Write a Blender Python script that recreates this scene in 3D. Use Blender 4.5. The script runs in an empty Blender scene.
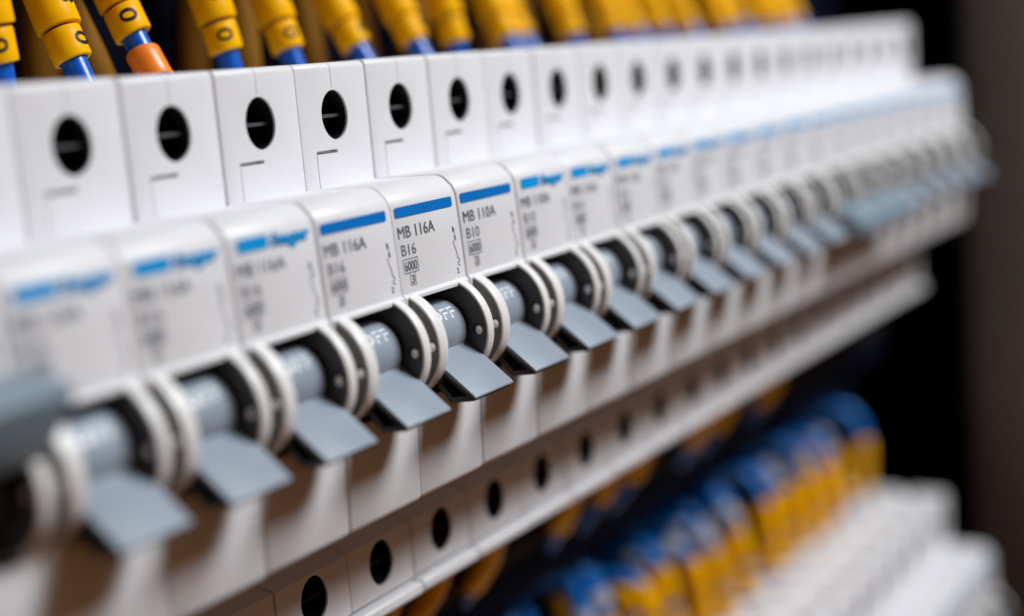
import bpy, bmesh, math, random
from mathutils import Vector, Matrix
random.seed(7)
MM = 0.001
P = 17.7            # width of one breaker module in mm
C = bpy.context.scene.collection
sc = bpy.context.scene

# ------------------------------------------------------------------ camera, world, lamps
cam = bpy.data.cameras.new('camera'); camo = bpy.data.objects.new('camera', cam); C.objects.link(camo)
F_PX = 1417.0
cam.sensor_width = 36; cam.lens = F_PX / 1024 * 36
cam.clip_start = 0.005; cam.clip_end = 20
d = Vector((0.82666708, 0.53657492, -0.16933937)); r = Vector((0.53041086, -0.84360024, -0.08368361)); u = Vector((0.18775726, 0.02063928, 0.98199859))
M = Matrix((r, u, -d)).transposed().to_4x4(); M.translation = Vector((-195.93, -146.17, 5.57)) * MM
camo.matrix_world = M
cam.dof.use_dof = True; cam.dof.focus_distance = 0.2225; cam.dof.aperture_fstop = cam.lens / 8.8
sc.camera = camo

w = bpy.data.worlds.new('World'); sc.world = w; w.use_nodes = True
bg = w.node_tree.nodes['Background']; bg.inputs[0].default_value = (1.0, 0.36, 0.09, 1); bg.inputs[1].default_value = 0.04

def area(name, loc, tgt, sx, sy, power, col):
    l = bpy.data.lights.new(name, 'AREA'); l.shape = 'RECTANGLE'; l.size = sx; l.size_y = sy; l.energy = power; l.color = col
    o = bpy.data.objects.new(name, l); C.objects.link(o); o.location = loc
    o.rotation_euler = (Vector(tgt) - Vector(loc)).to_track_quat('-Z', 'Y').to_euler(); return o
area('key_lamp', (0.316, -0.518, 0.57), (0.06, -0.01, -0.05), 0.36, 0.24, 9.4, (0.92, 0.97, 1.0))
area('added_warm_bounce_lamp', (-0.05, -0.55, -0.42), (0.06, 0, -0.06), 0.5, 0.3, 0.27, (1.0, 0.48, 0.18))  # added lamp standing in for warm bounce from low in front
area('front_fill_lamp', (-0.1, -1.0, 0.35), (0.05, 0, -0.03), 0.4, 0.4, 0.1, (0.97, 0.98, 1.0))

sc.view_settings.view_transform = 'Standard'; sc.view_settings.look = 'None'
sc.view_settings.exposure = 0; sc.view_settings.gamma = 1

# ------------------------------------------------------------------ materials
def mat(name, col, rough=0.45, bump=0.0, bscale=3000, var=0.0, spec=0.5, sss=0.0, coat=0.0):
    m = bpy.data.materials.new(name); m.use_nodes = True; nt = m.node_tree; b = nt.nodes['Principled BSDF']
    b.inputs['Base Color'].default_value = (*col, 1); b.inputs['Roughness'].default_value = rough
    b.inputs['Specular IOR Level'].default_value = spec
    if coat: b.inputs['Coat Weight'].default_value = coat
    if sss:
        b.inputs['Subsurface Weight'].default_value = sss; b.inputs['Subsurface Radius'].default_value = (1, .8, .7); b.inputs['Subsurface Scale'].default_value = 0.0006
    tc = nt.nodes.new('ShaderNodeTexCoord')
    if var:
        n = nt.nodes.new('ShaderNodeTexNoise'); n.inputs['Scale'].default_value = 140; n.inputs['Detail'].default_value = 5
        oi = nt.nodes.new('ShaderNodeObjectInfo'); ad = nt.nodes.new('ShaderNodeVectorMath'); ad.operation = 'ADD'
        nt.links.new(tc.outputs['Object'], ad.inputs[0]); nt.links.new(oi.outputs['Location'], ad.inputs[1]); nt.links.new(ad.outputs[0], n.inputs['Vector'])
        mx = nt.nodes.new('ShaderNodeMix'); mx.data_type = 'RGBA'
        mx.inputs['A'].default_value = (*[c * (1 - var) for c in col], 1); mx.inputs['B'].default_value = (*[min(1, c * (1 + var)) for c in col], 1)
        nt.links.new(n.outputs['Fac'], mx.inputs['Factor']); nt.links.new(mx.outputs['Result'], b.inputs['Base Color'])
        mr = nt.nodes.new('ShaderNodeMapRange'); mr.inputs['To Min'].default_value = rough * .8; mr.inputs['To Max'].default_value = rough * 1.25
        nt.links.new(n.outputs['Fac'], mr.inputs['Value']); nt.links.new(mr.outputs[0], b.inputs['Roughness'])
    if bump:
        n2 = nt.nodes.new('ShaderNodeTexNoise'); n2.inputs['Scale'].default_value = bscale; n2.inputs['Detail'].default_value = 3
        bp = nt.nodes.new('ShaderNodeBump'); bp.inputs['Strength'].default_value = bump; bp.inputs['Distance'].default_value = 0.00006
        nt.links.new(tc.outputs['Object'], n2.inputs['Vector']); nt.links.new(n2.outputs['Fac'], bp.inputs['Height']); nt.links.new(bp.outputs[0], b.inputs['Normal'])
    return m
WHITE = mat('white_plastic', (.76, .745, .765), .42, .35, 2500, .025, sss=.12)
RIM = mat('white_rim_plastic', (.84, .81, .79), .38, .25, 2500, .02, sss=.15)
CHAR = mat('charcoal_cheek_side', (.07, .062, .061), .5, .3, 3000, .1)
OLIVE = mat('grey_cheek_side', (.10, .096, .086), .5, .3, 3000, .08)
BLACK = mat('black_plastic', (.010, .010, .012), .55, .2)
LEVER = mat('blue_grey_plastic', (.29, .335, .40), .38, 1.0, 3800, .09)
LEVERB = mat('dark_lever_plastic', (.04, .047, .056), .5, .3)
INK = mat('grey_ink', (.115, .12, .17), .6, spec=.2)
BLUE = mat('blue_ink', (.0, .17, .56), .55, spec=.15)
CYAN = mat('brand_blue_ink', (.0, .32, .74), .55, spec=.15)
OFFW = mat('white_ink', (.9, .91, .92), .3)
STEEL = mat('screw_steel', (.25, .25, .27), .35, var=.2)
YEL = mat('yellow_sleeve', (1.0, .46, .0), .38, .2, 1500, .1, spec=.1)
SHADED_YEL = mat('shaded_yellow_sleeve', (.22, .095, .006), .5, .2, 1500, .1, spec=.2)  # yellow sleeve darkened to carry the shade of the back layer
WIRE_B = mat('bright_blue_insulation', (.004, .17, .62), .3, .1, 1500, .05)
ORA = mat('orange_sleeve', (.95, .24, .02), .35, .2, 1500, .05)
WIRE = mat('blue_wire_insulation', (.001, .095, .50), .28, .1, 1500, .05)
PALE = mat('pale_sleeve', (.42, .45, .55), .4)
SLOT = mat('blackened_steel', (.085, .085, .09), .4)
PRINT = mat('black_print', (.012, .010, .008), .5)
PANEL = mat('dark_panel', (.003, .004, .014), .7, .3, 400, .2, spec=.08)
FRAME = mat('cabinet_paint', (.20, .165, .145), .55, .3, 900, .06)
METAL = mat('galvanised_steel', (.35, .35, .36), .35, var=.15)

# ------------------------------------------------------------------ helpers
def link(name, me, m, parent=None):
    o = bpy.data.objects.new(name, me); C.objects.link(o)
    if m is not None and not me.materials: me.materials.append(m)
    if parent: o.parent = parent
    return o
def from_bm(name, bm, smooth=True):
    bmesh.ops.recalc_face_normals(bm, faces=bm.faces)
    me = bpy.data.meshes.new(name); bm.to_mesh(me); bm.free()
    if smooth:
        me.shade_smooth(); me.set_sharp_from_angle(angle=math.radians(32))
    return me
def obj(name, bm, m, parent=None, smooth=True): return link(name, from_bm(name, bm, smooth), m, parent)
def thing(name, loc=(0, 0, 0)):
    o = bpy.data.objects.new(name, None); C.objects.link(o); o.location = Vector(loc) * MM; o.empty_display_size = .005; return o
def tag(o, label, cat, group=None):
    o['label'] = label; o['category'] = cat
    if group: o['group'] = group
def extrude_yz(bm, poly, x0, x1, bev=0.0, seg=2):
    """closed outline in the y-z plane (mm), extruded along x, its two caps' edges rounded"""
    n = len(poly); A = sum(poly[i][0] * poly[(i + 1) % n][1] - poly[(i + 1) % n][0] * poly[i][1] for i in range(n)); sg = 1 if A > 0 else -1
    def inset(k):
        if k == 0: return poly
        out = []
        for i in range(n):
            (ay, az), (by, bz), (cy, cz) = poly[i - 1], poly[i], poly[(i + 1) % n]
            l1 = math.hypot(by - ay, bz - az); l2 = math.hypot(cy - by, cz - bz)
            n1 = (-(bz - az) / l1 * sg, (by - ay) / l1 * sg); n2 = (-(cz - bz) / l2 * sg, (cy - by) / l2 * sg)
            my, mz = n1[0] + n2[0], n1[1] + n2[1]; q = k / max(.5, (my * my + mz * mz) / 2); out.append((by + my * q, bz + mz * q))
        return out
    if bev:
        st = [(bev * (1 - math.sin(math.pi / 2 * i / seg)), bev * (1 - math.cos(math.pi / 2 * i / seg))) for i in range(seg + 1)]
        # (inset of the outline, distance from the end face)
        rows = [(x0 + t_, k) for k, t_ in st] + [(x1 - t_, k) for k, t_ in reversed(st)]
    else: rows = [(x0, 0), (x1, 0)]
    rings = [[bm.verts.new((x * MM, y * MM, z * MM)) for y, z in inset(k)] for x, k in rows]
    bm.faces.new(rings[0]); bm.faces.new(rings[-1][::-1])
    for a, b in zip(rings[:-1], rings[1:]):
        for i in range(n): bm.faces.new((a[i], b[i], b[(i + 1) % n], a[(i + 1) % n]))
def box(bm, x0, x1, y0, y1, z0, z1, bev=0.0):
    g = bmesh.ops.create_cube(bm, size=1); vs = g['verts']
    for v in vs: v.co = Vector(((x0 + x1) / 2 + v.co.x * (x1 - x0), (y0 + y1) / 2 + v.co.y * (y1 - y0), (z0 + z1) / 2 + v.co.z * (z1 - z0))) * MM
    if bev: bmesh.ops.bevel(bm, geom=list({e for v in vs for e in v.link_edges}), offset=bev * MM, segments=2, profile=.5, affect='EDGES')
def arc(cy, cz, r_, a0, a1, n):
    return [(cy + r_ * math.cos(math.radians(a0 + (a1 - a0) * i / n)), cz + r_ * math.sin(math.radians(a0 + (a1 - a0) * i / n))) for i in range(n + 1)]
def disc(cy, cz, R, n=64): return arc(cy, cz, R, 0, 360 * (n - 1) / n, n - 1)
def cyl_y(bm, cx, cz, rx, rz, y0, y1, n=48):
    a = [bm.verts.new(((cx + rx * math.cos(2 * math.pi * i / n)) * MM, y0 * MM, (cz + rz * math.sin(2 * math.pi * i / n)) * MM)) for i in range(n)]
    b = [bm.verts.new((v.co.x, y1 * MM, v.co.z)) for v in a]
    bm.faces.new(a); bm.faces.new(b[::-1])
    for i in range(n): bm.faces.new((a[i], b[i], b[(i + 1) % n], a[(i + 1) % n]))
def carve(me, cutters):
    o = bpy.data.objects.new('tmp', me); C.objects.link(o); tmp = []
    for bm in cutters:
        cm = from_bm('tmpc', bm, False); co = bpy.data.objects.new('tmpc', cm); C.objects.link(co); tmp.append(co)
        md = o.modifiers.new('b', 'BOOLEAN'); md.operation = 'DIFFERENCE'; md.object = co; md.solver = 'EXACT'
    dg = bpy.context.evaluated_depsgraph_get(); out = bpy.data.meshes.new_from_object(o.evaluated_get(dg))
    for t in tmp: m_ = t.data; bpy.data.objects.remove(t); bpy.data.meshes.remove(m_)
    bpy.data.objects.remove(o); out.shade_smooth(); out.set_sharp_from_angle(angle=math.radians(32)); return out
def text_bm(s, x0, x1, h, bold=0.0, z0=0.0, thick=0.0):
    """flat lettering in x-z: stretched to x0..x1 (mm), capital height h"""
    cu = bpy.data.curves.new('t', 'FONT'); cu.body = s; cu.size = 1; cu.bevel_depth = bold; cu.bevel_resolution = 0; cu.resolution_u = 3
    o = bpy.data.objects.new('t', cu); C.objects.link(o)
    dg = bpy.context.evaluated_depsgraph_get(); me = bpy.data.meshes.new_from_object(o.evaluated_get(dg))
    bpy.data.objects.remove(o); bpy.data.curves.remove(cu)
    bm = bmesh.new(); bm.from_mesh(me); bpy.data.meshes.remove(me)
    xs = [v.co.x for v in bm.verts]; a, b = min(xs), max(xs); cap = 0.70
    for v in bm.verts: v.co = Vector((x0 + (v.co.x - a) / (b - a) * (x1 - x0), -v.co.z, z0 + v.co.y / cap * h))
    return bm
def join(bm, other):
    me = bpy.data.meshes.new('j'); other.to_mesh(me); other.free(); bm.from_mesh(me); bpy.data.meshes.remove(me)
def label_y(z): return -15.99 - (z + 14.26) * (-0.70) / (-13.48)
LAB = lambda z: -15.99 + (z + 14.26) * (0.70 / 13.48)      # y of the sloping label face at height z
def stamp(bm, out=0.035):
    """lay flat lettering (mm, x-z) on the label face"""
    for v in bm.verts: v.co = Vector((v.co.x * MM, (LAB(v.co.z) - out + v.co.y) * MM, v.co.z * MM))
    return bm
def rrect(bm, x0, x1, z0, z1, r_=.3, n=5):
    pts = []
    for cx, cz, a in ((x1 - r_, z1 - r_, 0), (x0 + r_, z1 - r_, 90), (x0 + r_, z0 + r_, 180), (x1 - r_, z0 + r_, 270)):
        for i in range(n + 1): t = math.radians(a + 90 * i / n); pts.append((cx + r_ * math.cos(t), cz + r_ * math.sin(t)))
    bm.faces.new([bm.verts.new((x, 0, z)) for x, z in pts])
def line(bm, pts, t):
    for (xa, za), (xb, zb) in zip(pts[:-1], pts[1:]):
        dx, dz = xb - xa, zb - za; L = math.hypot(dx, dz); nx, nz = -dz / L * t / 2, dx / L * t / 2
        bm.faces.new([bm.verts.new((a_, 0, b_)) for a_, b_ in ((xa + nx, za + nz), (xb + nx, zb + nz), (xb - nx, zb - nz), (xa - nx, za - nz))])
def copy_tree(o, parent=None):
    c = o.copy(); C.objects.link(c); c.parent = parent
    for ch in list(o.children): copy_tree(ch, c)
    return c

# ------------------------------------------------------------------ the setting behind the rows
bm = bmesh.new(); box(bm, -260, 440, 58, 62, -420, 220); o = obj('back_panel', bm, PANEL); o['kind'] = 'structure'
bm = bmesh.new(); box(bm, 436, 440, -12, 57.9, -420, 220); o = obj('side_wall', bm, PANEL); o['kind'] = 'structure'
fr = thing('cabinet_frame', (372, 4, -420)); tag(fr, 'dark grey brown cabinet frame upright at the right edge behind the breakers', 'cabinet frame')
bm = bmesh.new(); box(bm, 0, 190, -60, 0, 0, 640, 3); obj('upright', bm, FRAME, fr)
bm = bmesh.new(); box(bm, 4, 190, 0.2, 3.5, 0, 640, 1); obj('door_seal', bm, BLACK, fr)

def din_rail(z, x0, x1, lab):
    t = thing('din_rail', (x0, 46.5, z)); tag(t, lab, 'mounting rail', 'mounting rails behind the breakers')
    L = x1 - x0; bm = bmesh.new()
    pr = [(0, -17.5), (1, -17.5), (1, -13.5), (7, -13.5), (7, 13.5), (1, 13.5), (1, 17.5), (0, 17.5), (0, 12.5), (6, 12.5), (6, -12.5), (0, -12.5)]
    extrude_yz(bm, pr, 0, L); obj('rail', bm, METAL, t)
    bm = bmesh.new(); cyl_y(bm, L - 8, 0, 3, 3, 3.5, 7, 6); obj('bolt', bm, METAL, t)
din_rail(-37, -150, 320, 'steel mounting rail behind the upper row of breakers')
din_rail(-205, -20, 330, 'steel mounting rail behind the lower row of breakers')

dt = thing('added_duct', (-190, 21, 56)); tag(dt, 'unseen grey slotted duct added above the upper row to shade the wires behind', 'wiring duct')  # out-of-view duct added to keep light off the back wires
bm = bmesh.new(); extrude_yz(bm, [(36.5, 0), (0, 0), (0, 40), (-2, 40), (-2, 44), (36.5, 44)], 0, 490); obj('body', bm, mat('grey_duct', (.32, .32, .33), .5, var=.05), dt)
for i in range(44):
    bm = bmesh.new() if i == 0 else None
    if i == 0: box(bm, 4, 7.5, -1.2, -.1, 3, 34); fin = obj('finger', bm, dt.children[0].data.materials[0], dt)
    else: c = fin.copy(); C.objects.link(c); c.parent = dt; c.location.x = i * 11 * MM

du = thing('added_duct', (-120, 23, -113)); tag(du, 'added black duct filling the dark gap between the upper and the lower row', 'wiring duct')  # added black box that gives the darkness above the lower wires
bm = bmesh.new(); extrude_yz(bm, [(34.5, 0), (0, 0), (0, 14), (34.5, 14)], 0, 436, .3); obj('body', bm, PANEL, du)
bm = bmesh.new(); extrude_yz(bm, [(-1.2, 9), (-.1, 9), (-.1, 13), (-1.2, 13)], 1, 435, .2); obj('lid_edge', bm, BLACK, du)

# ------------------------------------------------------------------ one breaker
CY, CZ, R = -13.8, -35.6, 8.4
prof = [(44, 5.6), (37.5, 5.7), (36.8, 7.8), (17, 7.9), (16.4, 6.3), (12.6, 6.3), (12, 8.1), (1.0, 8.3)] + arc(1.0, 7.3, 1.0, 90, 180, 4)[1:] + [(0, -11.25)]
prof += [(-12.2, -11.0)] + arc(-12.2, -13.9, 2.9, 92, 142, 5)[1:] + [(-15.3, -12.9), (-15.99, -14.26)]
prof = prof[:-2] + [(-15.25, -12.75), (-15.62, -13.5), (-15.9, -14.3)]
prof += [(LAB(-20), -20), (LAB(-27.6), -27.6), (-16.95, -27.75), (-17.2, -28.05), (-17.3, -32), (-17.3, -48), (-16.6, -58.9)]
prof += [(-16.35, -59.5), (-15.8, -59.9), (4.0, -60.3), (4.0, -69.8), (0.0, -70.9), (0.0, -80.9)]
prof += [(0.9, -81.0), (0.9, -81.6), (-1.3, -81.75), (-1.7, -82.1), (-1.75, -83.3), (-1.4, -83.8), (0, -84.0), (44, -83.0)]
HW = 8.70
bm = bmesh.new(); extrude_yz(bm, prof, -HW, HW, .28, 2); house = from_bm('housing', bm)
cuts = []
b1 = bmesh.new(); cyl_y(b1, 0, 0, 3.25, 3.95, -3, 3); cuts.append(b1)
b1 = bmesh.new(); cyl_y(b1, 0, -75.3, 3.25, 3.95, -3, 3); cuts.append(b1)
b1 = bmesh.new(); box(b1, -6.1, 6.1, .42, 16.2, -4.35, 4.35); box(b1, -6.1, 6.1, .42, 16.2, -79.65, -70.95); cuts.append(b1)
b1 = bmesh.new(); box(b1, -5.5, 5.5, -30, -4.5, -44.2, -28.55); cuts.append(b1)
b1 = bmesh.new(); box(b1, -5.6, 5.6, 4.0, 9.5, 5.9, 12); box(b1, -4.5, 4.5, 20, 25, 5.0, 12); cuts.append(b1)
b1 = bmesh.new(); box(b1, -5.4, -.15, -1, .9, -6.0, -5.45); box(b1, -5.45, -5.27, -1.2, .6, -11.6, -6.01); box(b1, -.2, -.06, -1.2, .5, 4.3, 12); cuts.append(b1)
house = carve(house, cuts)

def make_breaker(amps, brand, lever=True, on=False):
    t = thing('circuit_breaker')
    link('housing', house, WHITE, t)
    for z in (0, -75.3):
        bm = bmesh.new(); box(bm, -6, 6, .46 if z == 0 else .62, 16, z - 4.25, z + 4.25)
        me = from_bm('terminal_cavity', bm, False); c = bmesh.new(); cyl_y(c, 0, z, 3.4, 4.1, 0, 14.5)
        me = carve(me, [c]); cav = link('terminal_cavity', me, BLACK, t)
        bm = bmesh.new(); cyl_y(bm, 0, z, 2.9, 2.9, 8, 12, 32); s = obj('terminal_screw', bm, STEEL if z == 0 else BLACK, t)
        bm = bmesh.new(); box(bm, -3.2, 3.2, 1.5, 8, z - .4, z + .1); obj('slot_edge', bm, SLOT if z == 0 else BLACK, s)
        me = bpy.data.meshes.new('x')
    # curved cheeks either side of the lever
    for x0, x1 in ((-8.0, -5.6), (5.4, 7.3)):
        bm = bmesh.new(); extrude_yz(bm, disc(CY, CZ, R, 96), x0, x1, .28, 3); ck = obj('cheek', bm, RIM, t)
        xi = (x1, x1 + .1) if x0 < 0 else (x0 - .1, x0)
        bm = bmesh.new(); extrude_yz(bm, disc(CY, CZ, R - .32, 72), *xi); obj('inner_wall', bm, CHAR, ck)  # thin charcoal disc laid over the inner side of the cheek
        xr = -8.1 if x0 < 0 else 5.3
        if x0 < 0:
            bm = bmesh.new(); extrude_yz(bm, disc(CY, CZ, R - .3, 72), -8.1, -8.0); obj('outer_wall', bm, OLIVE, ck)  # thin grey disc laid over the outer side
        bm = bmesh.new(); g = bmesh.ops.create_uvsphere(bm, u_segments=14, v_segments=10, radius=.62 * MM)
        for v in g['verts']: v.co = Vector((v.co.x * 1.1 + xr * MM, v.co.y + (-20.95 if x0 < 0 else -20.65) * MM, v.co.z * 1.25 - 35.6 * MM))
        obj('rivet', bm, OFFW, ck)
        bm = bmesh.new(); extrude_yz(bm, disc(-20.6 if x0 < 0 else -20.2, -35.5, .95, 24), xr - .06, xr + .02); obj('rivet_socket', bm, BLACK, ck)
    bm = bmesh.new(); box(bm, -5.45, 5.25, -5.2, -4.6, -44.1, -28.6); obj('window_back', bm, BLACK, t)
    # lever: plate, barrel, wedge under the plate
    a = 0 if not on else math.radians(-80)
    def rot(y, z): y -= CY; z -= CZ; return (CY + y * math.cos(a) - z * math.sin(a), CZ + y * math.sin(a) + z * math.cos(a))
    p = [(-16.6, -36.6), (-17.54, -37.15), (-21.4, -39.95), (-25.85, -43.45), (-26.15, -43.75), (-26.15, -44.0), (-25.9, -44.12), (-21.3, -40.7), (-17.3, -37.9), (-15.5, -37.6)]
    bm = bmesh.new(); extrude_yz(bm, [rot(*q) for q in p], -5.45, 5.4, .12, 2)
    if not lever: bm.free()
    else:
     lv = obj('toggle_lever', bm, LEVER, t)
     bm = bmesh.new(); extrude_yz(bm, disc(CY, -35.45, 4.85, 72), -5.2, 4.7, .25, 2); obj('barrel', bm, LEVER, lv)
     p = [(-15.5, -37.7), (-17.4, -37.95), (-21.3, -40.72), (-25.7, -44.05), (-25.6, -44.5), (-21.3, -45.0), (-19.0, -42.4), (-14.5, -39.5)]
     bm = bmesh.new(); extrude_yz(bm, [rot(*q) for q in p], -5.35, 5.2, .15, 2); me = from_bm('side_frame', bm)
     c = bmesh.new(); extrude_yz(c, [rot(*q) for q in ((-20.6, -40.75), (-24.6, -43.75), (-21.8, -44.1), (-19.9, -41.9))], -7, -3.2)
     link('side_frame', carve(me, [c]), LEVERB, lv)
     if not on:
         bm = text_bm('OFF', -3.3, 3.3, 2.15, .0, z0=0)
         for v in bm.verts:
             ph = math.radians(29) + v.co.z / 4.88
             v.co = Vector((v.co.x * MM, (CY - 4.88 * math.cos(ph)) * MM, (-35.45 + 4.88 * math.sin(ph)) * MM))
         obj('off_lettering', bm, OFFW, lv, False)
    # printing on the label
    bm = bmesh.new()
    if brand:
        rrect(bm, -7.0, -1.0, -15.95, -14.1, .35); obj('blue_bar', stamp(bm), CYAN, t, False)
        obj('brand_lettering', stamp(text_bm(':hager', -.6, 7.6, 1.8, .055, z0=-15.85)), CYAN, t, False)
    else:
        rrect(bm, -7.95, 7.3, -15.95, -14.35, .3); obj('blue_bar', stamp(bm), BLUE, t, False)
    bm = text_bm('MB 1%02dA' % amps, -7.8, 1.8, 1.85, .008, z0=-19.15)
    join(bm, text_bm('B%02d' % amps, -7.5, -3.76, 1.7, .008, z0=-21.8)); obj('rating_lettering', stamp(bm), INK, t, False)
    bm = text_bm('6000', -7.15, -4.0, 1.5, .02, z0=-24.2)
    line(bm, [(-7.42, -22.38), (-3.75, -22.38), (-3.75, -24.5), (-7.42, -24.5), (-7.42, -22.38)], .13)
    join(bm, text_bm('3', -5.85, -5.1, 1.3, .02, z0=-26.2)); line(bm, [(-6.1, -24.5), (-6.1, -26.45), (-4.86, -26.45), (-4.86, -24.5)], .13)
    obj('class_mark', stamp(bm), INK, t, False)
    bm = text_bm('1', 6.45, 6.75, .85, .03, z0=-20.0)
    line(bm, [(6.9, -19.4), (6.9, -21.5)], .13); line(bm, [(6.6, -20.7), (7.2, -21.3)], .13); line(bm, [(7.2, -20.7), (6.6, -21.3)], .13)
    line(bm, [(6.2, -21.4), (6.95, -23.6), (6.95, -24.2), (7.4, -24.5), (7.4, -24.8), (6.9, -25.0), (6.9, -25.3), (7.4, -25.6)], .16)
    join(bm, text_bm('2', 6.3, 6.85, .9, .03, z0=-26.7)); obj('switch_symbol', stamp(bm), INK, t, False)
    return t

protos = {}
def breaker(x, z, amps, brand, label, group):
    key = (amps, brand)
    if key not in protos: protos[key] = make_breaker(*key); t = protos[key]
    else: t = copy_tree(protos[key])
    near = z == 0 and x < -3.5 * P
    t.location = Vector((x + random.uniform(-.03, .03) - (.55 if near else 0), random.uniform(-.12, .12) - (.3 if near else 0), z + random.uniform(-.07, .07))) * MM
    tag(t, label, 'circuit breaker', group); return t

ORD = ['', 'one place', 'two places', 'three places', 'four places', 'five places', 'six places', 'seven places', 'eight places', 'nine places', 'ten places', 'eleven places', 'twelve places', 'thirteen places', 'fourteen places', 'fifteen places', 'sixteen places', 'seventeen places']
GANG = {-8, -7, -6, 9, 10, 11}
TEAL = mat('teal_grey_plastic', (.20, .265, .32), .4, .6, 2600, .07)
def gang_breaker(k0, up, label):
    t = thing('three_pole_breaker', (k0 * P, 0, 0)); tag(t, label, 'circuit breaker', 'circuit breakers in the upper row')
    src = make_breaker(16, True, lever=False)
    for i in range(3):
        for ch in list(src.children):
            c = ch.copy(); C.objects.link(c); c.parent = t; c.location = Vector((i * P * MM, 0, 0))
            for g in ch.children: gg = g.copy(); C.objects.link(gg); gg.parent = c
    for ch in list(src.children):
        for g in list(ch.children): bpy.data.objects.remove(g)
        bpy.data.objects.remove(ch)
    bpy.data.objects.remove(src)
    if up: p = [(-21.0, -22.2), (-26.9, -23.4), (-27.6, -24.2), (-27.4, -25.2), (-21.6, -32.2), (-20.4, -32.0)]
    else: p = [(-22.4, -38.6), (-26.6, -41.2), (-27.2, -41.9), (-27.1, -45.0), (-26.2, -45.6), (-22.6, -43.4)]
    bm = bmesh.new(); extrude_yz(bm, p, -6.2, 2 * P + (7.6 if up else 6.2), .25, 2); lv = obj('ganged_lever', bm, TEAL, t)
    for i in range(3):  # raised lever: the darkness beneath is painted into barrels and arms
        bm = bmesh.new(); extrude_yz(bm, disc(CY, -35.45, 4.85, 48), i * P - 5.2, i * P + 4.7, .25, 2); obj('barrel', bm, BLACK if up else TEAL, lv)
        q = [(-14, -31.4), (-22.8, -24.2), (-22.8, -30.6), (-16, -36)] if up else [(-16, -35.0), (-22.8, -39.3), (-22.8, -43.2), (-14, -39.6)]
        bm = bmesh.new(); extrude_yz(bm, q, i * P - 5.2, i * P + 5.2, .2, 2); obj('lever_arm', bm, BLACK if up else TEAL, lv)
gang_breaker(-8, True, 'white three-pole breaker with one broad raised lever at the near left edge')
gang_breaker(9, False, 'blurred white three-pole breaker with one broad lowered blue-grey lever towards the far end')
FULL = {-2, -1, 0}
def where(k):
    if k == 0: return 'the plain-barred MB 110A one'
    if k == -1: return 'the sharpest MB 116A one'
    return '%s %s of the plain-barred MB 110A one' % (ORD[abs(k)], 'left' if k < 0 else 'right')
for k in range(-5, 17):
    if k in GANG: continue
    if k == -1: lab = 'white MB 116A breaker in sharpest focus, blue bar and grey lever down'
    elif k == 0: lab = 'white MB 110A B10 breaker with unbroken blue bar right of the sharpest one'
    elif k == -2: lab = 'slightly blurred MB 116A breaker with plain blue bar left of the sharpest one'
    elif k == 16: lab = 'last white breaker at the far right end of the upper row'
    else: lab = 'white breaker with grey lever down %s' % where(k)
    breaker(k * P, 0, 10 if k in (0, 1, 4, 5, 9) else 16, k not in FULL, lab, 'circuit breakers in the upper row')
LZ = -174; LX = 6
for k in range(1, 18):
    n = 17 - k
    lab = 'blurred white breaker at the right end of the lower row' if n == 0 else 'blurred white breaker %s left of the right end of the lower row' % ORD[n]
    breaker(k * P + LX, LZ, 16, True, lab, 'circuit breakers in the lower row')

# ------------------------------------------------------------------ wires with number sleeves
def bez(p0, p1, p2, p3, n):
    out = []
    for i in range(n + 1):
        t = i / n; s = 1 - t
        out.append(p0 * s ** 3 + p1 * 3 * s * s * t + p2 * 3 * s * t * t + p3 * t ** 3)
    return out
def tube(bm, pts, rad, n=20, caps=True):
    rings = []; prev = None
    for i, p in enumerate(pts):
        t = (pts[min(i + 1, len(pts) - 1)] - pts[max(i - 1, 0)]).normalized()
        a = Vector((1, 0, 0)) - t * t.x; a.normalize(); b = t.cross(a)
        rr = rad[i] if isinstance(rad, list) else rad
        rings.append([bm.verts.new((p + a * rr * math.cos(2 * math.pi * j / n) + b * rr * math.sin(2 * math.pi * j / n)) * MM) for j in range(n)])
    for q, s in zip(rings[:-1], rings[1:]):
        for j in range(n): bm.faces.new((q[j], q[(j + 1) % n], s[(j + 1) % n], s[j]))
    if caps: bm.faces.new(rings[0][::-1]); bm.faces.new(rings[-1])
def along(pts, s):
    acc = 0
    for a, b in zip(pts[:-1], pts[1:]):
        L = (b - a).length
        if acc + L >= s: return a + (b - a) * ((s - acc) / L), (b - a).normalized()
        acc += L
    return pts[-1], (pts[-1] - pts[-2]).normalized()
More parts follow.
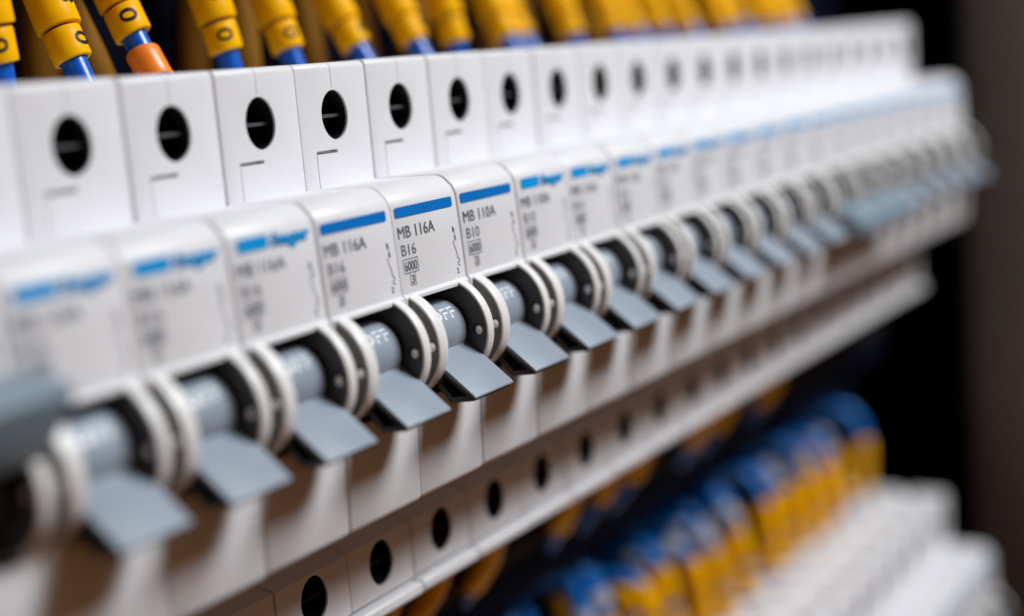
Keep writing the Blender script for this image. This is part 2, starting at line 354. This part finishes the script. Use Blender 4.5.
def sleeve(name, t, pts, s0, s1, ro, ri, m, ch=None, yaw=225, tilt=0.0, detail=20):
    """short tube round the wire from arc length s0 to s1, open ended, with an optional printed digit"""
    bm = bmesh.new(); n = 3
    outer = [along(pts, s0 + (s1 - s0) * i / n) for i in range(n + 1)]
    cs = [o_[0] for o_ in outer]; e = .25
    dirn = outer[0][1]; q = [cs[0] + dirn * .6, cs[0], cs[0] - dirn * 0.0 + dirn * .05] 
    path = [cs[0] + dirn * 1.0] + [cs[0] + dirn * .02, cs[0] + dirn * .12, cs[0] + dirn * .35] + cs[1:-1] + [cs[-1] - outer[-1][1] * .35, cs[-1] - outer[-1][1] * .12, cs[-1] - outer[-1][1] * .02, cs[-1] - outer[-1][1] * 1.0]
    rads = [ri, ri + .12, ro - .12, ro] + [ro] * (len(cs) - 2) + [ro, ro - .12, ri + .12, ri]
    # ring axis direction taken from the wire, so build the rings by hand
    rings = []
    for p_, rr in zip(path, rads):
        a = Vector((1, 0, 0)) - dirn * dirn.x; a.normalize(); b = dirn.cross(a)
        sh = Vector((0, 0, 0)) if tilt == 0 else None
        ring = []
        for j in range(detail):
            c_, s_ = math.cos(2 * math.pi * j / detail), math.sin(2 * math.pi * j / detail)
            ring.append(bm.verts.new((p_ + a * rr * c_ + b * rr * s_ + dirn * (tilt * rr * c_)) * MM))
        rings.append(ring)
    for q_, s__ in zip(rings[:-1], rings[1:]):
        for j in range(detail): bm.faces.new((q_[j], q_[(j + 1) % detail], s__[(j + 1) % detail], s__[j]))
    sl = obj(name, bm, m, t)
    if ch:
        h = min(2.9, (s1 - s0) * .8); mid = cs[0] * .5 + cs[-1] * .5
        bm = text_bm(ch, -h * .40, h * .40, h, .012, z0=-h / 2)
        bmesh.ops.triangulate(bm, faces=bm.faces); bmesh.ops.subdivide_edges(bm, edges=bm.edges, cuts=3)
        f0 = Vector((math.cos(math.radians(yaw)), math.sin(math.radians(yaw)), 0)); f0 = (f0 - dirn * f0.dot(dirn)).normalized(); side = dirn.cross(f0)
        for v in bm.verts:
            al = v.co.z; ac = v.co.x       # digit reads along the wire
            ac, al = -v.co.z, v.co.x
            ph = ac / ro
            v.co = (mid + dirn * (al + (tilt * ro * .0)) + (f0 * math.cos(ph) + side * math.sin(ph)) * (ro + .07)) * MM
        obj('number_print', bm, PRINT, sl, False)
    return sl
def wire(label, group, pts, rad, sleeves, detail=20, wm=None):
    t = thing('wire', pts[0]); tag(t, label, 'wire', group); off = pts[0].copy()
    pts = [p - off for p in pts]
    bm = bmesh.new(); tube(bm, pts, rad, detail); obj('insulation', bm, wm or WIRE, t)
    for nm, s0, s1, ro, m, ch, yaw, tilt in sleeves: sleeve(nm, t, pts, s0, s1, ro, rad + .15, m, ch, yaw, tilt, detail)
    return t
# upper row: base x where each wire leaves the terminal (y = 8, z = 8.8)
UP = [(-56.5, -.04), (-42.0, .42), (-27.0, .62), (-8.0, .12), (8.5, .30), (29, .66), (45, .6)]
D1 = ['0', '0', '0', '0', '0', '1', '3', '0', '2', '5', '1', '0', '4', '0', '7', '0', '1', '0', '2', '0', '1', '4']
D2 = ['8', '8', '8', '0', '7', '6', '5', '4', '3', '2', '1', '9', '8', '7', '6', '5', '4', '3', '2', '1', '3', '6']
YAW = [(242, 240), (286, 280), (238, 238), (236, 245), (252, 300), (290, 300)]
for i in range(20):
    x, lean = UP[i] if i < len(UP) else (45 + 17.2 * (i - 6) + random.uniform(-2.5, 2.5), random.uniform(.1, .85))
    y0 = 30 + (random.uniform(-3, 2) if i > 5 else 0)
    b = Vector((x, y0 - lean * 7, 2.8)); t1 = Vector((-.06, lean, 1))
    pts = bez(b, b + t1 * 8, b + t1 * 22, b + Vector((random.uniform(-6, 2), min(22, 20 + lean * 10) * (1 if lean > 0 else .3), 62)), 26)
    ya, yb = YAW[i] if i < len(YAW) else (305, 315)
    rr = 2.1; st = math.sqrt(1 + lean * lean); ti = random.uniform(-.05, .14)
    if i == 2: sl = [('ferrule', 5.6, 11.3, 2.85, ORA, None, 0, -.12), ('number_sleeve', 14.2, 19.4, 3.2, YEL, '0', ya, .12), ('number_sleeve', 19.7, 29, 3.55, YEL, '8', yb, .1)]
    else:
        L0 = (8.6 + random.uniform(-.3, .5)) * st; L1 = L0 + 5.2
        sl = [('number_sleeve', L0, L1, 3.1, YEL, D1[i], ya, ti), ('number_sleeve', L1 + .3, L1 + 8.3, 3.6, YEL, D2[i], yb, ti * .6), ('number_sleeve', L1 + 9, L1 + 20, 3.6, YEL, None, 0, 0)]
    k = max(-5, min(16, round(x / P)))
    w_ = ['sharp blue wire with yellow sleeves 8 and 0 at the top left corner', 'blue wire in two wide yellow sleeves, second from the top left corner', 'blue wire ending in an orange ferrule, yellow sleeve marked 0 above it']
    nth = ['', '', '', 'fourth', 'fifth', 'sixth', 'seventh', 'eighth', 'ninth', 'tenth', 'eleventh', 'twelfth', 'thirteenth', 'fourteenth', 'fifteenth', 'sixteenth', 'seventeenth', 'eighteenth', 'nineteenth', 'last']
    wire(w_[i] if i < 3 else '%s yellow-sleeved wire from the left above the upper row of breakers' % nth[i], 'wires above the upper row', pts, rr, sl, 32)
# wires farther back in the cabinet, shade put into their sleeve colour
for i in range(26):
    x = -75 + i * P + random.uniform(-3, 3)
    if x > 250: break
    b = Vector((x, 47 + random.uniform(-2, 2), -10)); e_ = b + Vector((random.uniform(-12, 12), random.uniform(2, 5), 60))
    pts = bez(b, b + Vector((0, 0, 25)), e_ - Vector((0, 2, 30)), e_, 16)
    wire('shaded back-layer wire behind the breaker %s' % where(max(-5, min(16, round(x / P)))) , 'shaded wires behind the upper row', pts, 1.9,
         [('number_sleeve', 16 + random.uniform(-2, 2), 40 + random.uniform(-3, 3), 3.5, SHADED_YEL, None, 0, 0)], 12)
# wires below the upper row, hanging from its lower terminals
for k in range(-3, 12):
    if k in (3, 7, 10): continue
    b = Vector((k * P + random.uniform(-1, 1), 12, -78)); h = random.uniform(-3, 3)
    pts = bez(b, b + Vector((0, 0, -12)), b + Vector((random.uniform(-3, 3), 3, -20)), b + Vector((random.uniform(-6, 6), 15, -31)), 18)
    wire('wire hanging in shade below %s' % where(k) if k in (0, -1) else 'shaded wire under the breaker %s' % where(k), 'wires below the upper row', pts, 1.9,
         [('number_sleeve', 4, 27 + random.uniform(-5, 3), 2.8, YEL, None, 0, 0)], 12)
# wires rising from the lower row, a front and a rear one at each breaker
for k in range(0, 18):
    n = 17 - k
    for rear in (0, 1):
        b = Vector((k * P + LX + (4.2 if rear else -4.2) + random.uniform(-1.2, 1.2), (35 if rear else 28) + random.uniform(-1, 1), LZ + 4)); h = random.uniform(-4, 4)
        if n == 0 and rear: continue
        e_ = b + Vector((random.uniform(-9, 7), (16 if k < 7 else 22), (42 if k < 7 else 31) + h))
        pts = bez(b, b + Vector((random.uniform(-2, 2), random.uniform(-1.5, 1), 20)), b + Vector((random.uniform(-16, 14), random.uniform(-6, 3), (56 if k < 7 else 45) + h)), e_, 26)
        s = 5 + random.uniform(-.5, 3.5) + (random.uniform(0, 9) if k < 9 else 0); w_ = random.uniform(8, 12); g = random.uniform(.4, 2.5)
        sl = [('number_sleeve', s, s + w_, 3.0, YEL, None, 0, random.uniform(-.2, .2)), ('number_sleeve', s + w_ + g, s + w_ + g + random.uniform(9, 13), random.uniform(3.0, 3.6), YEL, None, 0, random.uniform(-.2, .2))]
        if random.random() < .55: sl.append(('wire_tag', s + w_ + g + 14, s + w_ + g + 19, 3.1, PALE, None, 0, 0))
        wire('blurred %s wire above the last breaker of the lower row' % ('rear' if rear else 'front') if n == 0 else 'blurred %s wire above the lower row breaker %s left of its last' % ('rear' if rear else 'front', ORD[n]), 'wires above the lower row', pts, 2.3, sl, 14, WIRE_B)
